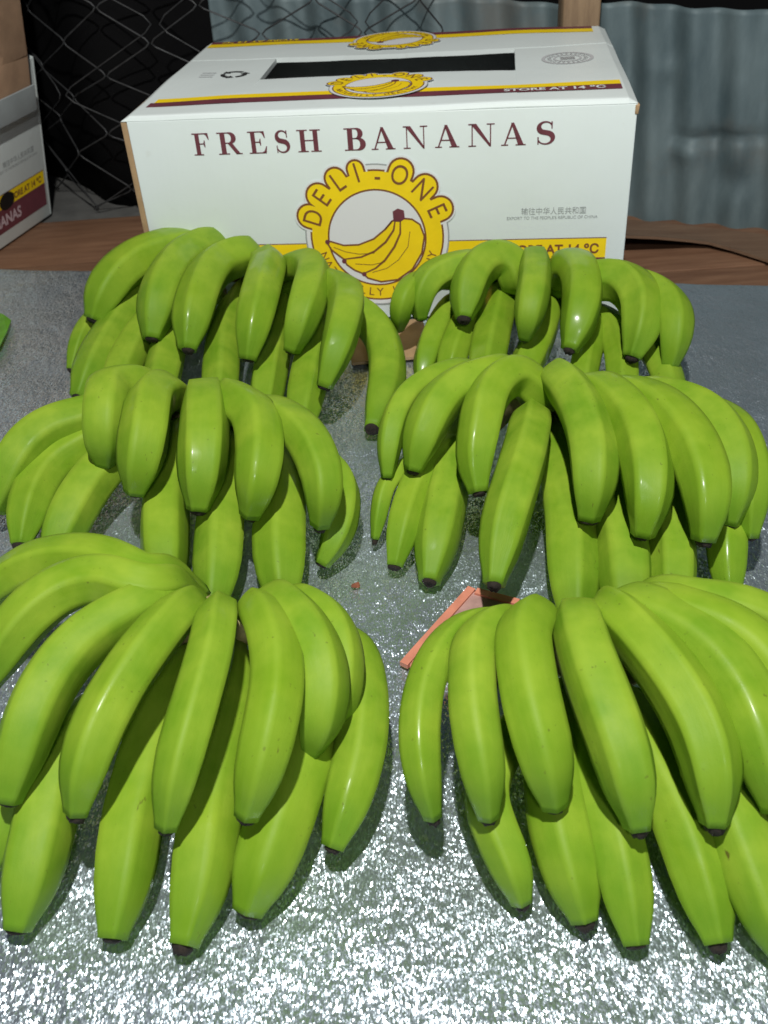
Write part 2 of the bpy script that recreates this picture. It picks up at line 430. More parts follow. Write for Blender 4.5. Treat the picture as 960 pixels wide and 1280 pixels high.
# ------------------------------------------------------------------ printing on cartons
class Print:
    """flat ink shapes collected in (u, v) with a small layer height"""
    def __init__(s): s.V, s.F, s.I, s.mats = [], [], [], []
    def mi(s, m):
        if m not in s.mats: s.mats.append(m)
        return s.mats.index(m)
    def poly(s, pts, lay, m):
        n = len(s.V); s.V += [(p[0], p[1], lay) for p in pts]
        ar = sum(pts[i][0]*pts[(i+1) % len(pts)][1]-pts[(i+1) % len(pts)][0]*pts[i][1] for i in range(len(pts)))
        f = list(range(n, n+len(pts))); s.F.append(tuple(f if ar > 0 else f[::-1])); s.I.append(s.mi(m))
    def rect(s, x0, y0, x1, y1, lay, m): s.poly([(x0, y0), (x1, y0), (x1, y1), (x0, y1)], lay, m)
    def disc(s, c, r, lay, m, n=48): s.poly([(c[0]+r*math.cos(2*math.pi*i/n), c[1]+r*math.sin(2*math.pi*i/n)) for i in range(n)], lay, m)
    def ring(s, c, r0, r1, lay, m, n=64, a0=0.0, a1=2*math.pi):
        for i in range(n):
            a = a0+(a1-a0)*i/n; b = a0+(a1-a0)*(i+1)/n
            s.poly([(c[0]+r*math.cos(t), c[1]+r*math.sin(t)) for r, t in ((r0, a), (r1, a), (r1, b), (r0, b))], lay, m)
    def stroke(s, pts, w, lay, m):
        ws = w if isinstance(w, (list, tuple)) else [w]*len(pts); Lf, Rt = [], []
        for i, p in enumerate(pts):
            a = pts[max(0, i-1)]; b = pts[min(len(pts)-1, i+1)]; dx, dy = b[0]-a[0], b[1]-a[1]; l = math.hypot(dx, dy) or 1
            nx, ny = -dy/l, dx/l; Lf.append((p[0]+nx*ws[i]/2, p[1]+ny*ws[i]/2)); Rt.append((p[0]-nx*ws[i]/2, p[1]-ny*ws[i]/2))
        for i in range(len(pts)-1): s.poly([Lf[i], Lf[i+1], Rt[i+1], Rt[i]], lay, m)
    def add(s, other, fn, dl=0.0):
        n = len(s.V); s.V += [(*fn(v[0], v[1]), v[2]+dl) for v in other.V]
        s.F += [tuple(i+n for i in f) for f in other.F]; s.I += [s.mi(other.mats[k]) for k in other.I]
    def text(s, body, x, y, size, lay, m, ang=0.0, align='CENTER', squash=1.0, bold=0.0, space=1.0):
        c = bpy.data.curves.new('t', 'FONT'); c.body = body; c.size = size; c.align_x = align; c.fill_mode = 'FRONT'; c.offset = bold; c.space_character = space
        o = bpy.data.objects.new('t', c); COL.objects.link(o); bpy.context.view_layer.update()
        me = bpy.data.meshes.new_from_object(o.evaluated_get(bpy.context.evaluated_depsgraph_get()))
        n = len(s.V); ca, sa = math.cos(ang), math.sin(ang)
        for v in me.vertices:
            a, b = v.co.x*squash, v.co.y; s.V.append((x+a*ca-b*sa, y+a*sa+b*ca, lay))
        for p in me.polygons:
            f = [n+i for i in p.vertices]
            if p.normal.z < 0: f = f[::-1]
            s.F.append(tuple(f)); s.I.append(s.mi(m))
        bpy.data.objects.remove(o); bpy.data.meshes.remove(me); bpy.data.curves.remove(c)
    def build(s, name, parent, fn, smooth=False):
        o = mesh_obj(name, [fn(*v) for v in s.V], s.F, s.mats, parent, False, s.I)
        return o

def serif_word(word, spans, base, cap, m, lay):
    """bold roman capitals: letter i fills spans[i] (x0, x1)"""
    P = Print(); T, t = 0.21, 0.05
    def arc(cx, cy, rx, ry, a0, a1, n=14): return [(cx+rx*math.cos(a0+(a1-a0)*i/n), cy+ry*math.sin(a0+(a1-a0)*i/n)) for i in range(n+1)]
    def wv(n, lo, hi): return [lo+(hi-lo)*math.sin(math.pi*i/(n-1))**1.2 for i in range(n)]
    for ch, (x0, x1) in zip(word, spans):
        g = Print(); q = lambda pts: g.poly(pts, lay, m)
        def stem(x, w=T, ser=0.13, top=True, bot=True, th=0.0):
            q([(x, 0), (x+w, 0), (x+w, 1), (x, 1)])
            for on, y0, y1 in ((bot, 0.0, t), (top, 1-t, 1.0)):
                if on: g.poly([(x-ser, y0), (x+w+ser, y0), (x+w+ser, y1), (x-ser, y1)], lay+0.00002, m)
        pi = math.pi
        if ch in 'FE':
            stem(0.14); g.rect(0.3, 1-t, 0.80, 1, lay, m); q([(0.80, 1), (0.83, 0.70), (0.79, 0.70), (0.70, 0.90), (0.62, 0.95), (0.7, 1)])
            g.rect(0.3, 0.49, 0.6, 0.54, lay, m); q([(0.57, 0.36), (0.61, 0.36), (0.61, 0.67), (0.57, 0.67), (0.52, 0.52)])
            if ch == 'E': g.rect(0.3, 0, 0.83, t, lay, m); q([(0.83, 0), (0.88, 0.32), (0.84, 0.32), (0.74, 0.11), (0.64, 0.05), (0.7, 0)]); W = 0.9
            else: W = 0.84
        elif ch in 'RB':
            stem(0.12)
            if ch == 'R':
                p = [(0.3, 0.975)]+arc(0.46, 0.745, 0.23, 0.23, pi/2, -pi/2)+[(0.3, 0.515)]; g.stroke(p, [t]+wv(15, t, T)+[t], lay, m)
                q([(0.42, 0.5), (0.62, 0.5), (0.90, 0.05), (0.98, 0.0), (0.74, 0.0)]); g.rect(0.74, 0, 1.0, t, lay, m); W = 1.0
            else:
                p = [(0.3, 0.975)]+arc(0.44, 0.755, 0.2, 0.22, pi/2, -pi/2)+[(0.3, 0.535)]; g.stroke(p, [t]+wv(15, t, T)+[t], lay, m)
                p = [(0.3, 0.535)]+arc(0.48, 0.28, 0.25, 0.255, pi/2, -pi/2)+[(0.3, 0.025)]; g.stroke(p, [t]+wv(15, t, T*1.1)+[t], lay, m); W = 0.84
        elif ch == 'S':
            p = arc(0.36, 0.75, 0.235, 0.235, R_(20), R_(235), 14)+arc(0.36, 0.27, 0.26, 0.25, R_(62), R_(-160), 16)
            n = len(p); g.stroke(p, [0.055+0.165*math.exp(-((i/(n-1)-0.48)/0.22)**2) for i in range(n)], lay, m)
            q([(0.55, 1.0), (0.60, 1.0), (0.60, 0.68), (0.56, 0.68)]); q([(0.09, 0.0), (0.13, 0.0), (0.13, 0.33), (0.08, 0.33)]); W = 0.70
        elif ch == 'H':
            stem(0.12); stem(0.70); g.rect(0.3, 0.49, 0.72, 0.54, lay, m); W = 1.04
        elif ch == 'A':
            q([(0.40, 1.0), (0.52, 1.0), (0.94, 0.02), (0.70, 0.02)]); q([(0.42, 0.98), (0.47, 0.88), (0.17, 0.02), (0.11, 0.02)])
            g.rect(0.24, 0.30, 0.72, 0.35, lay, m); g.rect(0.0, 0, 0.29, t, lay, m); g.rect(0.60, 0, 1.02, t, lay, m); W = 1.02
        elif ch == 'N':
            q([(0.02, 1), (0.30, 1), (0.92, 0.0), (0.86, 0.0), (0.86, 0.02), (0.12, 0.98)]) if False else q([(0.08, 1), (0.32, 1), (0.92, 0.06), (0.92, -0.01), (0.86, -0.01), (0.14, 0.93)])
            g.rect(0.13, 0, 0.18, 0.95, lay, m); g.rect(0.87, 0, 0.92, 1, lay, m); g.rect(0.0, 0, 0.31, t, lay, m); g.rect(0.74, 1-t, 1.06, 1, lay, m); g.rect(0.0, 1-t, 0.2, 1, lay, m); W = 1.06
        sx = (x1-x0)/W
        P.add(g, lambda u, v: (x0+u*sx, base+v*cap))
    return P

def logo(letters=True):
    P = Print(); Y, B, Wt, S = M['yellow'], M['inkbrown'], M['whiteprint'], M['maroon']
    e = 0.00006
    P.disc((0, 0), 1.02, e, M['inkgrey'], 72); P.disc((0, 0), 1.0, 2*e, Wt, 72); P.disc((0, 0), 0.945, 3*e, B, 72); P.disc((0, 0), 0.92, 5*e, Y, 72)
    ANG = [('D', 161), ('E', 142), ('L', 122), ('I', 104), ('O', 67), ('N', 44.5), ('E', 23)]
    def capsule(a, r0, r1, hw):
        ca, sa = math.cos(a), math.sin(a); pts = []
        for k in range(13):
            b = -math.pi/2+math.pi*k/12; pts.append((r1+hw*math.cos(b), hw*math.sin(b)))
        pts += [(r0, hw), (r0, -hw)]
        return [(x*ca-y*sa, x*sa+y*ca) for x, y in pts]
    for ch, d in ANG:
        hw = {'I': 0.10, 'L': 0.13}.get(ch, 0.155); a = R_(d)
        li = [c for c, _ in ANG].index(ch)*0.06*e + (d < 90)*0.03*e + d*0.0012*e
        P.poly(capsule(a, 0.74, 0.985, hw+0.055), 3*e+li, Wt); P.poly(capsule(a, 0.74, 0.985, hw+0.03), 4*e+li, B); P.poly(capsule(a, 0.74, 0.985, hw), 5.4*e+li, Y)
    P.disc((0, -0.02), 0.70, 6*e, B, 64); P.disc((0, -0.02), 0.675, 7*e, Wt, 64)
    if letters:
        for ch, d in ANG+[('-', 86)]:
            a = R_(d); r = 0.80 if ch != '-' else 0.74
            P.text(ch, r*math.cos(a), r*math.sin(a), 0.385, 9*e, B, a-math.pi/2, squash=0.80, bold=0.0)
        word = 'NATURALLY HEALTHY'
        for i, ch in enumerate(word):
            d = 199+ (341-199)*i/(len(word)-1); a = R_(d)
            if ch != ' ': P.text(ch, 0.875*math.cos(a), 0.875*math.sin(a), 0.17, 9*e, B, a+math.pi/2)
    z = lambda L: [((x-490)/415, (500-y)/415) for x, y in L]
    hull = z([(585,405),(540,455),(470,510),(380,543),(290,545),(200,515),(196,532),(215,570),(255,605),(285,630),(300,665),(345,700),(395,722),(420,750),(500,775),(600,763),(690,700),(750,600),(768,500),(745,430),(700,398),(650,392)])
    P.poly(hull, 10*e, Y); P.stroke(hull+hull[:2], 0.026, 11*e, B)
    P.poly(z([(592,408),(590,350),(620,333),(655,345),(660,395),(630,412)]), 12*e, S)
    P.stroke(z([(602,405),(590,460),(540,530),(470,585),(390,618),(285,630)]), [0.02, 0.028, 0.032, 0.03, 0.026, 0.02], 12*e, B)
    P.stroke(z([(632,405),(628,480),(590,560),(530,640),(470,690),(395,722)]), [0.02, 0.028, 0.032, 0.03, 0.026, 0.02], 12*e, B)
    P.stroke(z([(685,470),(670,560),(610,640),(540,690),(450,715)]), 0.010, 12*e, M['inkbrown'])
    P.stroke(z([(470,595),(380,600),(300,585),(230,555)]), 0.010, 12*e, M['inkbrown']); P.stroke(z([(530,650),(450,668),(350,660)]), 0.010, 12*e, M['inkbrown'])
    for c in ((196, 522), (286, 642), (400, 725)): P.disc(z([c])[0], 0.035, 13*e, S, 10)
    return P
LOGO = logo()
def recycle(P, c, r, m, lay):
    for k in range(3):
        a = R_(90+120*k)
        p = [(c[0]+r*math.cos(a+R_(d)), c[1]+r*math.sin(a+R_(d))) for d in range(-40, 41, 10)]; P.stroke(p, r*0.42, lay, m)
        h = a+R_(40); rad = (math.cos(h), math.sin(h)); tan = (-math.sin(h), math.cos(h)); b = (c[0]+r*rad[0], c[1]+r*rad[1])
        P.poly([(b[0]+rad[0]*r*0.45, b[1]+rad[1]*r*0.45), (b[0]-rad[0]*r*0.45, b[1]-rad[1]*r*0.45), (b[0]+tan[0]*r*0.6, b[1]+tan[1]*r*0.6)], lay, m)

BW, BD, BH = 0.500, 0.353, 0.2177
def panel(name, parent, lo, hi, mat, bow=None, bevel=0.0018):
    o = box_obj(name, lo, hi, mat, parent, bevel); return o
def carton(label, loc, rz, H, main=True):
    root = empty('banana_box', loc, rz); tag(root, label, 'box', None)
    t = 0.005; W, D = BW, BD
    panel('front_panel', root, (t+0.0004, 0, 0), (W, t, H-t-0.0002), M['white'], bevel=0.001)
    panel('back_panel', root, (t+0.0004, D-t, 0), (W, D, H-t-0.0002), M['white'], bevel=0.001)
    o = panel('side_panel', root, (-0.001, 0.0006, 0), (t, D-0.0006, H-t-0.0002), M['kraft' if main else 'white'], bevel=0.001)
    panel('side_panel', root, (W-t+0.001, t+0.0003, 0), (W+0.0005, D-t-0.0003, H-t-0.0002), M['white'], bevel=0.001)
    panel('bottom_panel', root, (t+0.0005, t+0.0005, 0.0005), (W-t-0.0005, D-t-0.0005, t), M['kraft'], bevel=0.0)
    # top flaps meet in a ragged seam; the front flap is cut out for a hand hole
    sy = 0.236
    def seam(x): return sy + 0.0008*math.sin(x*70) + 0.0011*noise.noise(Vector((x*60, 0, 0))) + 0.010*((x/W-0.5)*2)**2
    hx0, hx1, hy = 0.113, 0.389, 0.137
    nx, V, F = 60, [], []
    xs = sorted(set([W*i/nx for i in range(nx+1)]+[hx0, hx1]))
    def hole_front(x): return hy + 0.0016*noise.noise(Vector((x*45, 5, 0)))
    def flap(name, ylo, yhi, round_front=False):
        """strip of quads between two edge curves, with thickness and a soft bow"""
        V, F = [], []; ny = 10; N = len(xs)
        for side in (0, 1):
            for x in xs:
                a, b = ylo(x), yhi(x)
                for j in range(ny+1):
                    k = j/ny; k = k if a > 0.1 or k > 0.5 else 2*k*k; y = a+(b-a)*k
                    if b > D-0.001 and j > ny-4: y = D-(0.0, 0.0012, 0.003, 0.006)[ny-j]
                    if a < 0.001 and j < 4: y = (0.0, 0.0012, 0.003, 0.006)[j]
                    z = H + 0.0018*noise.noise(Vector((x*9, y*9, 2)))
                    e = min(y, D-y, x, W-x)
                    if e < t: z -= (t-0.0004)*(1-math.sqrt(max(0.0, 1-(1-e/t)**2)))
                    V.append((x, y, z if not side else min(z, H-t+0.0002)-0.0002))
        S = N*(ny+1)
        for i in range(N-1):
            for j in range(ny):
                a = i*(ny+1)+j; F.append((a, a+ny+1, a+ny+2, a+1)); F.append((S+a, S+a+1, S+a+ny+2, S+a+ny+1))
        for i in range(N-1):
            for j, fl in ((0, 0), (ny, 1)):
                a = i*(ny+1)+j; b = a+ny+1; F.append((a, S+a, S+b, b) if not fl else (a, b, S+b, S+a))
        for j in range(ny):
            a = j; F.append((a, a+1, S+a+1, S+a)); b = (N-1)*(ny+1)+j; F.append((b, S+b, S+b+1, b+1))
        return mesh_obj(name, V, F, M['white'], root)
    def y_front(x): return (hole_front(x) if hx0 < x < hx1 else seam(x)-0.0034) if main else seam(x)-0.0008
    # split columns so the hole has square ends
    xs = sorted(set([W*i/nx for i in range(nx+1)]+[hx0, hx0+0.0004, hx1-0.0004, hx1]))
    ff = flap('top_flap', lambda x: 0.0, y_front); fb = flap('top_flap', lambda x: seam(x)+0.0006, lambda x: D)
    panel('dark_filler', root, (0.02, 0.02, 0.02), (W-0.02, D-0.02, H-0.09), M['inside_dark'], bevel=0.01)  # black block added inside so the top opening reads dark
    fp = lambda u, v, w: (u, -0.0004-w, v)              # print on the front panel
    tz = lambda u, v: H + 0.0018*noise.noise(Vector((u*9, v*9, 2)))
    tp = lambda u, v, w: (u, v, tz(u, v)+0.0005+w)      # print on the top
    if main:
        sp = [(242,264),(274.5,304.7),(313.5,337.6),(347,366.6),(376.5,406),(435.7,462),(469,499),(509,539),(548,578),(589,621),(629,659),(670,694)]
        px2x = lambda x: 0.0690 + (x-242)*(0.4250-0.0690)/(694-242)
        for wd, part in (('FRESH', sp[:5]), ('BANANAS', sp[5:])):
            w = serif_word(wd, [(px2x(a), px2x(b)) for a, b in part], 0.1783, 0.0212, M['maroon'], 0.0)
            w.build('printed_word', root, fp)
        b = Print(); b.rect(0.02, 0.0640, 0.4812, 0.0842, 0.0, M['yellow']); b.rect(0.02, 0.0845, 0.4812, 0.0852, 0.0, M['maroon']); b.rect(0.02, 0.0440, 0.4812, 0.0637, 0.0, M['maroon'])
        b.text('STORE AT 14 ℃', 0.4745, 0.0690, 0.0134, 0.0003, M['inkbrown'], 0, 'RIGHT', 1.0, 0.0004); b.build('printed_stripe', root, fp)
        c = Print(); c.text('输往中华人民共和国', 0.4270, 0.1105, 0.0078, 0, M['inkgrey'], 0, 'CENTER', 0.92); c.text("EXPORT TO THE PEOPLE'S REPUBLIC OF CHINA", 0.4255, 0.1052, 0.0043, 0, M['inkgrey'], 0, 'CENTER', 0.98)
        c.text('PRODUCE OF THE PHILIPPINES', 0.245, 0.0055, 0.0045, 0, M['inkgrey']) if False else None
        c.build('small_lettering', root, fp)
        lg = Print(); lg.add(LOGO, lambda u, v: (0.2475+u*0.0735, 0.0905+v*0.0735)); lg.build('printed_logo', root, lambda u, v, w: (u, -0.0009-w, v))
        # top: stripes are cut into short lengths so they follow the flap
        s = Print()
        def strip(x0, x1, y0, y1, m, lay=0.0):
            n = 40
            for i in range(n): s.rect(x0+(x1-x0)*i/n, y0, x0+(x1-x0)*(i+1)/n, y1, lay, m)
        strip(0.020, 0.489, 0.0515, 0.0660, M['yellow']); strip(0.016, 0.489, 0.0340, 0.0513, M['maroon'])
        s.text('STORE AT 14 ℃', 0.474, 0.0375, 0.0135, 0.0004, M['whiteprint'], 0, 'RIGHT', 1.0, 0.0004)
        s.build('printed_stripe', root, tp); s = Print()
        strip(0.010, 0.483, 0.3340, 0.3475, M['maroon']); strip(0.010, 0.483, 0.3150, 0.3338, M['yellow'])
        s.text('STORE AT 14 ℃', 0.024, 0.3455, 0.0135, 0.0004, M['yellow'], math.pi, 'RIGHT', 1.0, 0.0003)
        s.build('printed_stripe', root, tp)
        for cx, cy, ang in ((0.249, 0.077, 0), (0.2455, 0.3115, math.pi)):
            l2 = Print(); ca, sa = math.cos(ang), math.sin(ang); l2.add(LOGO, lambda u, v: (cx+(u*ca-v*sa)*0.0500, cy+(u*sa+v*ca)*0.0500)); l2.build('printed_logo', root, lambda u, v, w: (u, v, tz(cx, cy)+0.0016+w))
        r = Print(); recycle(r, (0.078, 0.166), 0.0125, M['inkblack'], 0.0)
        for k in range(3): r.rect(0.040, 0.155+k*0.009, 0.056, 0.157+k*0.009, 0, M['inkpale'])
        r.build('recycling_mark', root, tp); r = Print()
        r.ring((0.445, 0.178), 0.024, 0.028, 0.0, M['inkpale'], 40); r.ring((0.445, 0.178), 0.013, 0.0155, 0.0, M['inkpale'], 32)
        for k in range(24):
            a = 2*math.pi*k/24; r.poly([(0.445+q*math.cos(a+d), 0.178+q*math.sin(a+d)) for q, d in ((0.0175, -0.05), (0.0222, -0.05), (0.0222, 0.06), (0.0175, 0.06))], 0, M['inkpale'])
        for k in range(4): r.rect(0.437, 0.171+k*0.004, 0.453, 0.173+k*0.004, 0, M['inkpale'])
        r.build('printed_seal', root, tp)
        # worn corner where the board shows
        box_obj('torn_corner', (W-0.002, -0.0006, H-0.014), (W+0.0016, 0.004, H-0.0055), M['kraft'], root, 0.0008, 0.0007)
    else:
        ep = lambda u, v, w: (W+0.0009+w, u, v)         # print on the end panel, u runs along local y
        b = Print(); b.rect(0.02, 0.054, D-0.012, 0.073, 0, M['yellow']); b.rect(0.02, 0.0732, D-0.012, 0.0742, 0, M['maroon']); b.rect(0.02, 0.020, D-0.012, 0.0538, 0, M['maroon'])
        b.text('STORE AT 14 ℃', D-0.02, 0.0585, 0.0125, 0.0003, M['inkbrown'], 0, 'RIGHT', 1.0, 0.0004)
        b.text('BANANAS', D-0.085, 0.029, 0.022, 0.0003, M['inkpink'], 0, 'RIGHT', 1.0, 0.0006); b.build('printed_stripe', root, ep)
        c = Print(); c.text('输往中华人民共和国', D-0.03, 0.1085, 0.0095, 0, M['inkgrey'], 0, 'RIGHT'); c.text("EXPORT TO THE PEOPLE'S REPUBLIC OF CHINA", D-0.022, 0.1015, 0.0052, 0, M['inkgrey'], 0, 'RIGHT'); c.build('small_lettering', root, ep)
        h = Print(); h.poly([(D-0.118+0.020*math.cos(k*math.pi/12)*(1), 0.062+0.012*math.sin(k*math.pi/12)) for k in range(24)], 0.0006, M['inside_dark']); h.build('hand_hole', root, ep)
    return root
YAW = R_(7.919)
carton('white banana box with yellow and maroon print standing behind the green bananas', (-0.2318, 1.0033, 0.0012), -YAW, BH)
a16 = R_(-16.2); cx, sx = math.cos(a16), math.sin(a16)
far = at(65, 268, LZ)
lo = far - Vector((cx, sx, 0))*BW - Vector((-sx, cx, 0))*BD
left = carton('white carton cut by the left picture edge, its striped end facing the wire fence', (lo.x, lo.y, LZ+0.0012), a16, 0.238, False)
LEAN = R_(9.5)
def lean(o):
    # the carton is tipped onto its right bottom edge
    o.matrix_world = Matrix.Translation((far.x, far.y, LZ+0.0015)) @ Matrix.Rotation(a16, 4, 'Z') @ Matrix.Rotation(LEAN, 4, 'Y') @ Matrix.Translation((-BW, -BD, 0))
lean(left)
def build_lid():
    root = empty('brown_carton'); lean(root); tag(root, 'brown cardboard carton with grey tape along its edge on the left white carton', 'carton')
    W, D = BW, BD
    box_obj('skirt', (W+0.006, 0.0, 0.175), (W+0.012, D-0.035, 0.255), M['kraft_light'], root, 0.001, 0.0015)
    box_obj('body', (W-0.30, 0.0, 0.2405), (W+0.0118, D-0.036, 0.46), M['kraft_light'], root, 0.004, 0.002)
    box_obj('grey_tape', (W+0.0126, 0.0, 0.170), (W+0.0138, D-0.030, 0.205), M['tape'], root, 0.0004, 0.0008)
    box_obj('grey_tape', (W+0.0126, D-0.062, 0.206), (W+0.0136, D-0.0365, 0.455), M['tape'], root, 0.0003, 0.0008) if False else None
build_lid()

# ------------------------------------------------------------------ bananas
SEG, RINGS = 30, 46
PROF = [(0.0, 0.42), (0.08, 0.44), (0.15, 0.60), (0.23, 0.84), (0.33, 0.985), (0.5, 1.03), (0.70, 1.035), (0.80, 0.99), (0.87, 0.89), (0.92, 0.745), (0.955, 0.595), (0.98, 0.50), (1.0, 0.45)]
UP = [(0, 0.092), (0.3, 0.093), (0.6, 0.083), (0.84, 0.071), (1.0, 0.052)]
LOW = [(0, 0.040), (0.5, 0.029), (0.82, 0.020), (1.0, 0.0095)]
bseed = random.Random(11)
def pent(th):
    a = (th % (2*math.pi/5)) - math.pi/5
    return math.cos(math.pi/5)/math.cos(a)       # 1 on the ridges, .81 on the flats
def banana(parent, pts3, R, shine=None):
    org = parent.location
    path, L = catmull(pts3, RINGS)
    fr = frames(path)
    ph = bseed.uniform(0, 2*math.pi); tw = bseed.uniform(-0.35, 0.35); k = bseed.uniform(0.55, 0.90)
    warp = [bseed.uniform(-0.16, 0.16) for _ in range(3)]; fat = bseed.uniform(0.97, 1.04)
    V, F, al, rg, sk = [], [], [], [], []
    off = bseed.uniform(0, 50)
    for i, (p, (t, n, b)) in enumerate(zip(path, fr)):
        s = i/(RINGS-1); r = R*lerp_tab(PROF, s)*fat
        kk = k*(0.75+0.5*abs(s-0.5)*2)
        lump = 1+0.022*noise.noise(Vector((s*5, off, 0)))
        for j in range(SEG):
            th = 2*math.pi*j/SEG
            g = pent(th)
            rr = r*lump*((1-kk)+kk*g/0.905)
            a = th+ph+tw*s + warp[0]*math.sin(th+warp[1]*9)
            V.append(p+(n*math.cos(a)+b*math.sin(a))*rr-org)
            al.append(s); rg.append(max(0.0, (g-0.93)/0.07)**2); sk.append((R*math.cos(th), R*math.sin(th), s*L))
    for i in range(RINGS-1):
        for j in range(SEG):
            j2 = (j+1) % SEG; F.append((i*SEG+j, i*SEG+j2, (i+1)*SEG+j2, (i+1)*SEG+j))
    F.append(tuple(range(SEG))[::-1]); F.append(tuple((RINGS-1)*SEG+j for j in range(SEG)))
    o = mesh_obj('banana', V, F, M['banana'], parent, True)
    me = o.data
    at1 = me.attributes.new('along', 'FLOAT', 'POINT'); at1.data.foreach_set('value', al)
    at2 = me.attributes.new('ridge', 'FLOAT', 'POINT'); at2.data.foreach_set('value', rg)
    at3 = me.attributes.new('skin', 'FLOAT_VECTOR', 'POINT'); at3.data.foreach_set('vector', [c for q in sk for c in q])
    # dried blossom end
    t, n, b = fr[-1]; e = path[-1]; V, F = [], []; m = 12
    r0 = R*0.375*fat*bseed.uniform(0.8, 1.08); cl = bseed.uniform(0.5, 1.7)
    prof = [(-0.0004, 0.70), (0.0003, 0.97), (0.0010, 0.95), (0.0022, 0.80), (0.0028, 0.55), (0.0022, 0.2)]
    for d, q in prof:
        for j in range(m):
            a = 2*math.pi*j/m; w = 1+0.10*bseed.uniform(-1, 1); V.append(e+t*(d*cl if d > 0.0005 else d)*bseed.uniform(0.75, 1.2)+(n*math.cos(a)+b*math.sin(a))*r0*q*w-org)
    for i in range(len(prof)-1):
        for j in range(m): j2 = (j+1) % m; F.append((i*m+j, i*m+j2, (i+1)*m+j2, (i+1)*m+j))
    F.append(tuple((len(prof)-1)*m+j for j in range(m)))
    mesh_obj('blossom_end', V, F, M['tip'], o, True)
    return o
DBG = []
def hand(name, label, crown_px, fingers, dz=0.0):
    """fingers: (row, width px, [(x, y[, h]) ...]), first point is where the finger comes over the crown"""
    kp = at(crown_px[0], crown_px[1], 0.088) + Vector((0, 0.055, 0)); kp.z = 0.045
    root = empty(name, (kp.x, kp.y, 0)); tag(root, label, 'bananas', 'hands of green bananas laid out on the foil')
    anchors = []
    for f in fingers:
        row, w, pts = f[0], f[1], f[2]; opt = f[3] if len(f) > 3 else {}
        cut = opt.get('cut', 0.75 if row == 'u' else 0.0); n = len(pts); prof = UP if row == 'u' else LOW
        d = [0.0]
        for a, b in zip(pts, pts[1:]): d.append(d[-1]+math.hypot(b[0]-a[0], b[1]-a[1]))
        q = []
        for i, p in enumerate(pts):
            x, y = p[0], p[1]
            if i == 0 and cut:
                dx, dy = pts[1][0]-x, pts[1][1]-y; l = math.hypot(dx, dy); st = min(cut*w*0.5, 0.7*l); x += dx/l*st; y += dy/l*st
            h = p[2] if len(p) > 2 else lerp_tab(prof, d[i]/d[-1]) + opt.get('dh', 0.0)
            q.append(at(x, y, h))
        mid = q[len(q)//2]; R = 0.5*w*((0.95 if kp.y < 0.6 else 1.04) if row == 'u' else 1.0)/FPX*depth_of(mid)
        back = opt.get('back', 0.034 if row == 'u' else 0.026)
        A = q[0]; to = Vector((kp.x-A.x, kp.y-A.y, 0)); side = to.x
        if row == 'u': K = Vector((A.x+0.62*side, max(A.y+back*0.9, A.y+0.62*to.y), max(0.040, A.z-0.042)))
        else: K = Vector((A.x+0.55*side, max(A.y+back, A.y+0.55*to.y), max(0.032, A.z-0.012)))
        if row == 'u': N = A.lerp(K, 0.5) + Vector((0, 0.004, 0.010))
        else: N = A.lerp(K, 0.5) + Vector((0, 0, 0.006))
        anchors.append(K)
        banana(root, [K, N]+q, R)
        DBG.append((name, row, round(R*2000, 1), round(sum((b-a).length for a, b in zip(q, q[1:]))*1000), round((K-A).length*1000)))
    # the cut crown that joins the fingers
    anchors.sort(key=lambda v: v.x); m = len(anchors); grp = []
    for i in range(0, m, 2):
        g = anchors[i:i+3]; c = Vector((0, 0, 0))
        for v in g: c += v
        grp.append(c/len(g)+Vector((0, 0.004, -0.002)))
    if len(grp) > 2:
        path, L = catmull(grp, 24); V, F = [], []; sg = 12
        for i, (p, (t, n, b)) in enumerate(zip(path, frames(path))):
            s = i/23; r = 0.013*(0.45+0.55*math.sin(math.pi*min(1, max(0, s)))**0.5)*(1+0.12*noise.noise(p*60))
            for j in range(sg): a = 2*math.pi*j/sg; V.append(p+(n*math.cos(a)*1.35+b*math.sin(a)*0.9)*r-root.location)
        for i in range(23):
            for j in range(sg): j2 = (j+1) % sg; F.append((i*sg+j, i*sg+j2, (i+1)*sg+j2, (i+1)*sg+j))
        F.append(tuple(range(sg))[::-1]); F.append(tuple(23*sg+j for j in range(sg)))
        mesh_obj('crown', V, F, M['crown'], root, True)
    return root

hand('banana_hand', 'large front left hand of green bananas, fingers cut by the left picture edge', (262, 752), [
    ('u', 58, [(180,722),(140,700),(85,694),(20,712),(-45,770)], {'cut': 0, 'dh': .004}),
    ('u', 66, [(182,738),(135,722),(78,735),(20,785),(-18,860)], {'cut': 0, 'dh': .004}),
    ('u', 72, [(180,755),(120,785),(68,838),(32,912),(10,1003)], {'cut': 0}),
    ('u', 70, [(226,760),(180,815),(138,880),(108,950),(96,1017)], {'cut': .5}),
    ('u', 63, [(274,757),(265,815),(245,885),(222,962),(208,1036)]),
    ('u', 70, [(328,757),(346,816),(347,868),(330,945),(308,1022)], {'cut': .6}),
    ('u', 66, [(355,752),(392,800),(405,850),(401,896),(389,939)], {'cut': .5, 'dh': -.004}),
    ('u', 54, [(388,752),(420,785),(431,832),(424,880),(405,915)], {'cut': .5, 'dh': -.014}),
    ('l', 70, [(70,940),(35,985),(10,1030),(-15,1085)]),
    ('l', 76, [(78,945),(58,1010),(40,1085),(20,1163)]),
    ('l', 76, [(208,858),(182,950),(163,1025),(155,1092),(140,1174)]),
    ('l', 80, [(297,853),(276,946),(260,1022),(252,1090),(229,1182)]),
    ('l', 80, [(385,925),(365,983),(346,1040),(327,1090),(309,1141)]),
    ('l', 66, [(445,815),(456,885),(450,948),(435,1005),(416,1060)], {'dh': .010}),
])
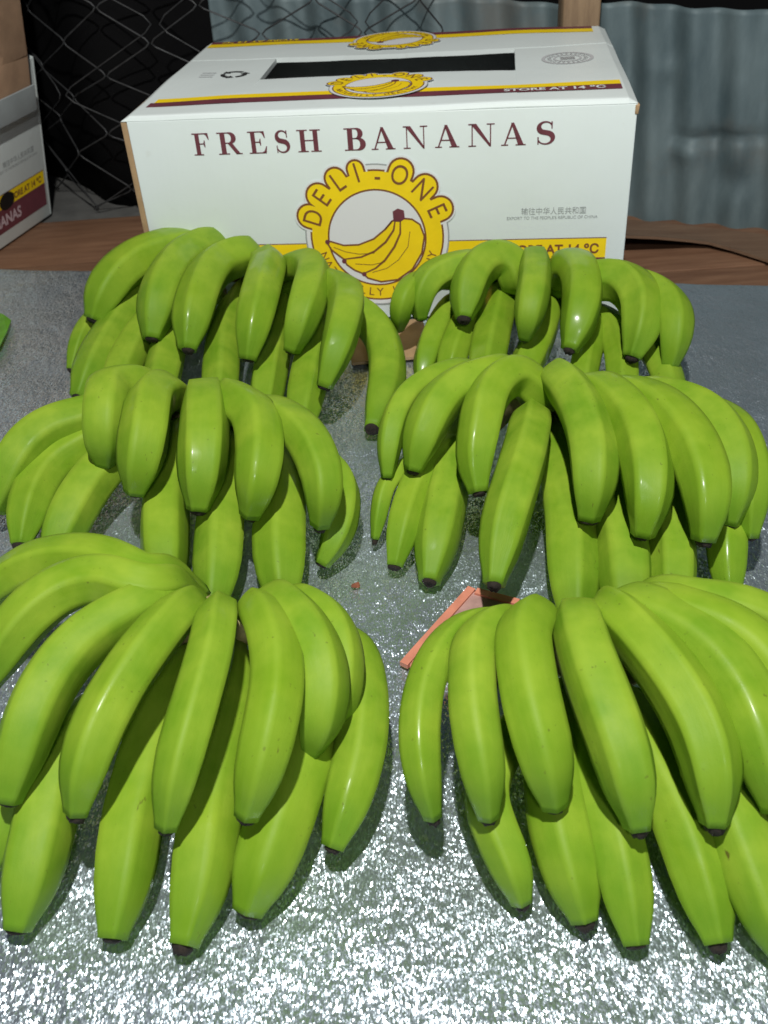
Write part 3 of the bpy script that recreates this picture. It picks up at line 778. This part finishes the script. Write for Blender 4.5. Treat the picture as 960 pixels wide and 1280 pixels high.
hand('banana_hand', 'front right hand of green bananas covering the coral tray, cut by the right edge', (745, 768), [
    ('u', 50, [(575,785),(537,838),(524,900),(527,965),(541,1022)], {'cut': .3, 'dh': -.014}),
    ('u', 62, [(600,774),(590,835),(592,895),(603,960),(610,1022)], {'dh': -.004}),
    ('u', 74, [(655,762),(655,822),(664,882),(681,945),(693,1008)]),
    ('u', 80, [(718,762),(738,830),(765,900),(786,962),(798,1034)]),
    ('u', 80, [(772,764),(825,822),(869,890),(891,955),(894,1030)], {'cut': .4}),
    ('u', 80, [(815,768),(880,803),(930,868),(955,940),(970,1012)], {'cut': 0}),
    ('u', 72, [(850,764),(920,788),(972,840),(1000,905),(1012,975)], {'cut': 0, 'dh': .002}),
    ('u', 60, [(865,752),(935,760),(1000,800),(1040,860)], {'cut': 0, 'dh': .002}),
    ('l', 58, [(606,985),(624,1045),(642,1090),(652,1129)]),
    ('l', 72, [(690,965),(698,1030),(713,1085),(731,1152)]),
    ('l', 72, [(735,945),(758,1015),(777,1085),(795,1182)]),
    ('l', 78, [(805,930),(838,995),(866,1065),(897,1180)]),
    ('l', 78, [(905,1000),(932,1065),(958,1130),(985,1200)]),
    ('l', 70, [(950,930),(985,1000),(1010,1070),(1030,1130)]),
])
hand('banana_hand', 'middle left hand of green bananas with fingers splayed towards the left edge', (240, 480), [
    ('u', 56, [(146,464),(134,498),(130,533),(132,580)]),
    ('u', 60, [(194,474),(185,517),(178,562),(169,617)]),
    ('u', 58, [(257,482),(256,522),(254,572),(248,638)]),
    ('u', 56, [(292,503),(320,520),(327,560),(323,600),(313,645)], {'cut': .2}),
    ('u', 52, [(352,522),(382,545),(401,584),(406,618),(400,657)], {'cut': .2, 'dh': -.006}),
    ('u', 54, [(112,522),(58,535),(18,575),(-8,640)], {'cut': 0, 'dh': -.030}),
    ('l', 52, [(112,550),(62,582),(38,627),(26,682)], {'cut': 0, 'dh': .008}),
    ('l', 56, [(142,572),(115,600),(88,640),(62,700)], {'cut': 0, 'dh': .004}),
    ('l', 58, [(216,548),(207,610),(204,668),(207,748)]),
    ('l', 62, [(287,570),(277,640),(274,700),(264,770)]),
    ('l', 62, [(352,585),(351,642),(350,690),(356,762)]),
    ('l', 44, [(425,595),(428,636),(420,672),(402,705)], {'dh': .004}),
])
hand('banana_hand', 'middle right hand of green bananas with glossy wet highlights, widest of the rows', (690, 468), [
    ('u', 34, [(560,466),(508,492),(487,545),(484,597)], {'cut': 0, 'dh': -.008}),
    ('u', 50, [(615,468),(562,486),(532,533),(517,588)], {'cut': 0}),
    ('u', 48, [(676,508,.062),(668,484,.082),(640,466,.096),(611,490,.095),(601,535,.083),(594,578,.067),(599,616,.052)], {'cut': 0}),
    ('u', 56, [(668,520,.072),(650,595,.070),(631,655,.058),(618,730,.040)], {'back': .03}),
    ('u', 58, [(698,470),(726,507),(740,555),(742,603),(735,650)], {'cut': .3}),
    ('u', 60, [(755,490),(793,527),(809,576),(812,622),(803,670)], {'cut': .3}),
    ('u', 60, [(805,496),(850,533),(876,580),(886,625),(880,676)], {'cut': .3}),
    ('u', 54, [(852,500),(895,525),(918,568),(922,610),(912,654)], {'cut': .3, 'dh': -.006}),
    ('u', 46, [(900,515),(930,555),(941,605),(937,672)], {'cut': .3, 'dh': -.016}),
    ('l', 24, [(488,595),(476,632),(469,674)]),
    ('l', 44, [(534,580),(514,625),(502,665),(493,708)]),
    ('l', 56, [(576,535),(559,605),(549,660),(537,727)]),
    ('l', 66, [(695,550),(711,640),(715,710),(719,790)]),
    ('l', 66, [(765,600),(780,680),(783,735),(786,800)]),
    ('l', 60, [(832,610),(842,680),(842,735),(836,800)]),
    ('l', 50, [(902,640),(908,690),(912,752)]),
])
hand('banana_hand', 'rear left hand of green bananas in front of the box, with one finger hanging apart', (300, 318), [
    ('u', 48, [(230,306),(172,323),(136,357),(117,400)], {'cut': 0, 'dh': -.004}),
    ('u', 50, [(262,304),(222,325),(199,368),(190,424)], {'cut': .2}),
    ('u', 50, [(310,318),(268,329),(245,377),(235,437)], {'cut': .1}),
    ('u', 48, [(340,312),(331,350),(319,397),(310,450)]),
    ('u', 46, [(394,319),(389,357),(377,395),(364,439)]),
    ('u', 46, [(425,345),(434,382),(424,427),(405,484)], {'dh': -.004}),
    ('l', 26, [(122,392),(100,426),(89,462)]),
    ('l', 46, [(176,370),(138,420),(115,460),(98,497)], {'dh': .006}),
    ('l', 44, [(190,400),(162,440),(145,480),(132,520)]),
    ('l', 46, [(226,385),(210,437),(200,482),(192,530)]),
    ('l', 44, [(298,365),(281,420),(276,470),(274,535)]),
    ('l', 44, [(356,375),(342,435),(332,490),(326,540)]),
    ('l', 46, [(406,395),(388,460),(379,510),(374,550)]),
    ('l', 46, [(440,385,.050),(470,408,.042),(484,445,.030),(481,490,.019),(465,536,.012)], {'back': .012}),
])
hand('banana_hand', 'rear right hand of green bananas with hooked fingers before the yellow box stripe', (670, 330), [
    ('u', 28, [(520,352),(503,375),(499,411)], {'cut': 0, 'dh': -.018}),
    ('u', 38, [(590,330),(548,340),(527,364),(526,398)], {'cut': 0, 'dh': -.006}),
    ('u', 44, [(644,352,.070),(640,328,.088),(612,322,.094),(588,346,.086),(580,398,.060)], {'cut': 0}),
    ('u', 40, [(670,310),(668,355),(662,390),(656,422)]),
    ('u', 46, [(702,345,.072),(710,330,.088),(727,340,.090),(729,385,.078),(712,437,.052)], {'cut': 0}),
    ('u', 50, [(745,352,.080),(775,348,.086),(801,372,.080),(803,410,.066),(790,447,.046)], {'cut': 0}),
    ('u', 44, [(800,356),(836,375),(846,410),(836,460)], {'cut': 0, 'dh': -.014}),
    ('l', 34, [(560,385),(538,430),(526,476)]),
    ('l', 38, [(584,400),(567,440),(558,480)]),
    ('l', 44, [(632,352),(619,400),(608,450),(602,490)], {'dh': .010}),
    ('l', 42, [(690,378),(672,427),(655,463),(642,500)]),
    ('l', 36, [(744,405),(733,440),(727,477),(722,510)]),
    ('l', 40, [(762,402),(776,445),(778,482),(776,520)]),
    ('l', 40, [(812,428),(833,468),(840,498),(842,530)]),
])

# ------------------------------------------------------------------ small things on the foil
def leaf_scrap():
    out = [(-60, 395), (-20, 392), (6, 399), (15, 404), (10, 418), (2, 438), (-12, 452), (-60, 450)]
    q = [at(x, y) for x, y in out]; o0 = Vector((q[3].x, q[3].y, 0)); V = []
    for th in (0.0, 0.0012):
        for k, p in enumerate(q): V.append((p.x-o0.x, p.y-o0.y, 0.0012+th+0.004*abs(math.sin(k*0.9))))
    n = len(q); F = [tuple(range(n)), tuple(range(n, 2*n))[::-1]]+[(k, n+k, n+(k+1) % n, (k+1) % n) for k in range(n)]
    o = mesh_obj('leaf_scrap', V, F, M['leaf'], None, False, None, o0)
    tag(o, 'bright green scrap of leaf on the foil at the left picture edge', 'leaf')
leaf_scrap()

def tray():
    c = [at(507, 833), at(588, 742), at(655, 760), at(700, 880)]
    c = [Vector((p.x, p.y, 0)) for p in c]; c[3] = c[0] + (c[2]-c[1])*1.05 + Vector((0.015, -0.004, 0))
    root = empty('coral_tray', c[0]); tag(root, 'small coral plastic tray with raised rim under the front right bananas', 'tray')
    o = c[0]
    V = [p-o+Vector((0, 0, 0.0008)) for p in c]+[p-o+Vector((0, 0, 0.0028)) for p in c]
    mesh_obj('base', V, [(3,2,1,0), (4,5,6,7), (0,1,5,4), (1,2,6,5), (2,3,7,6), (3,0,4,7)], M['coralpale'], root)
    for i in range(4):
        a, b = c[i]-o, c[(i+1) % 4]-o; t = (b-a).normalized(); n = Vector((-t.y, t.x, 0)); a2, b2 = (a-t*0.002, b+t*0.002) if i % 2 == 0 else (a+t*0.0042, b-t*0.0042)
        V = []
        for z0 in (0.001, 0.0045):
            for p in (a2, b2):
                for s in (-0.003, 0.003): V.append(p+n*s+Vector((0, 0, z0)))
        mesh_obj('rim', V, [(0,2,3,1), (4,5,7,6), (0,1,5,4), (2,6,7,3), (0,4,6,2), (1,3,7,5)], M['coral'], root)
tray()
def flake(px, py, s, label, mat, th=0.0012):
    p = at(px, py); rnd = random.Random(int(px)); V = []
    for z in (0.0004, th):
        for k in range(7): a = 2*math.pi*k/7; r = s*rnd.uniform(0.6, 1.1); V.append((r*math.cos(a), r*0.8*math.sin(a), z+(rnd.uniform(0, th) if z > 0.0005 else 0)))
    F = [tuple(range(7))[::-1], tuple(range(7, 14))]+[(k, (k+1) % 7, 7+(k+1) % 7, 7+k) for k in range(7)]
    o = mesh_obj('dry_flake', V, F, mat, None, False, None, (p.x, p.y, 0.0)); tag(o, label, 'flake')
flake(445, 733, 0.0036, 'tiny rust brown flake on the foil between the middle hands', M['rust'])
def scrap():
    c = [at(432, 412), at(528, 402), at(540, 448), at(440, 458)]; o0 = Vector((c[0].x, c[0].y, 0)); V = []
    for z in (0.001, 0.004):
        for p in c: V.append((p.x-o0.x, p.y-o0.y, z))
    o = mesh_obj('cardboard_scrap', V, [(3,2,1,0), (4,5,6,7), (0,1,5,4), (1,2,6,5), (2,3,7,6), (3,0,4,7)], M['kraft'], None, False, None, o0)
    tag(o, 'small tan cardboard scrap on the foil at the foot of the banana box', 'cardboard')
scrap()
for d in DBG: print(d)
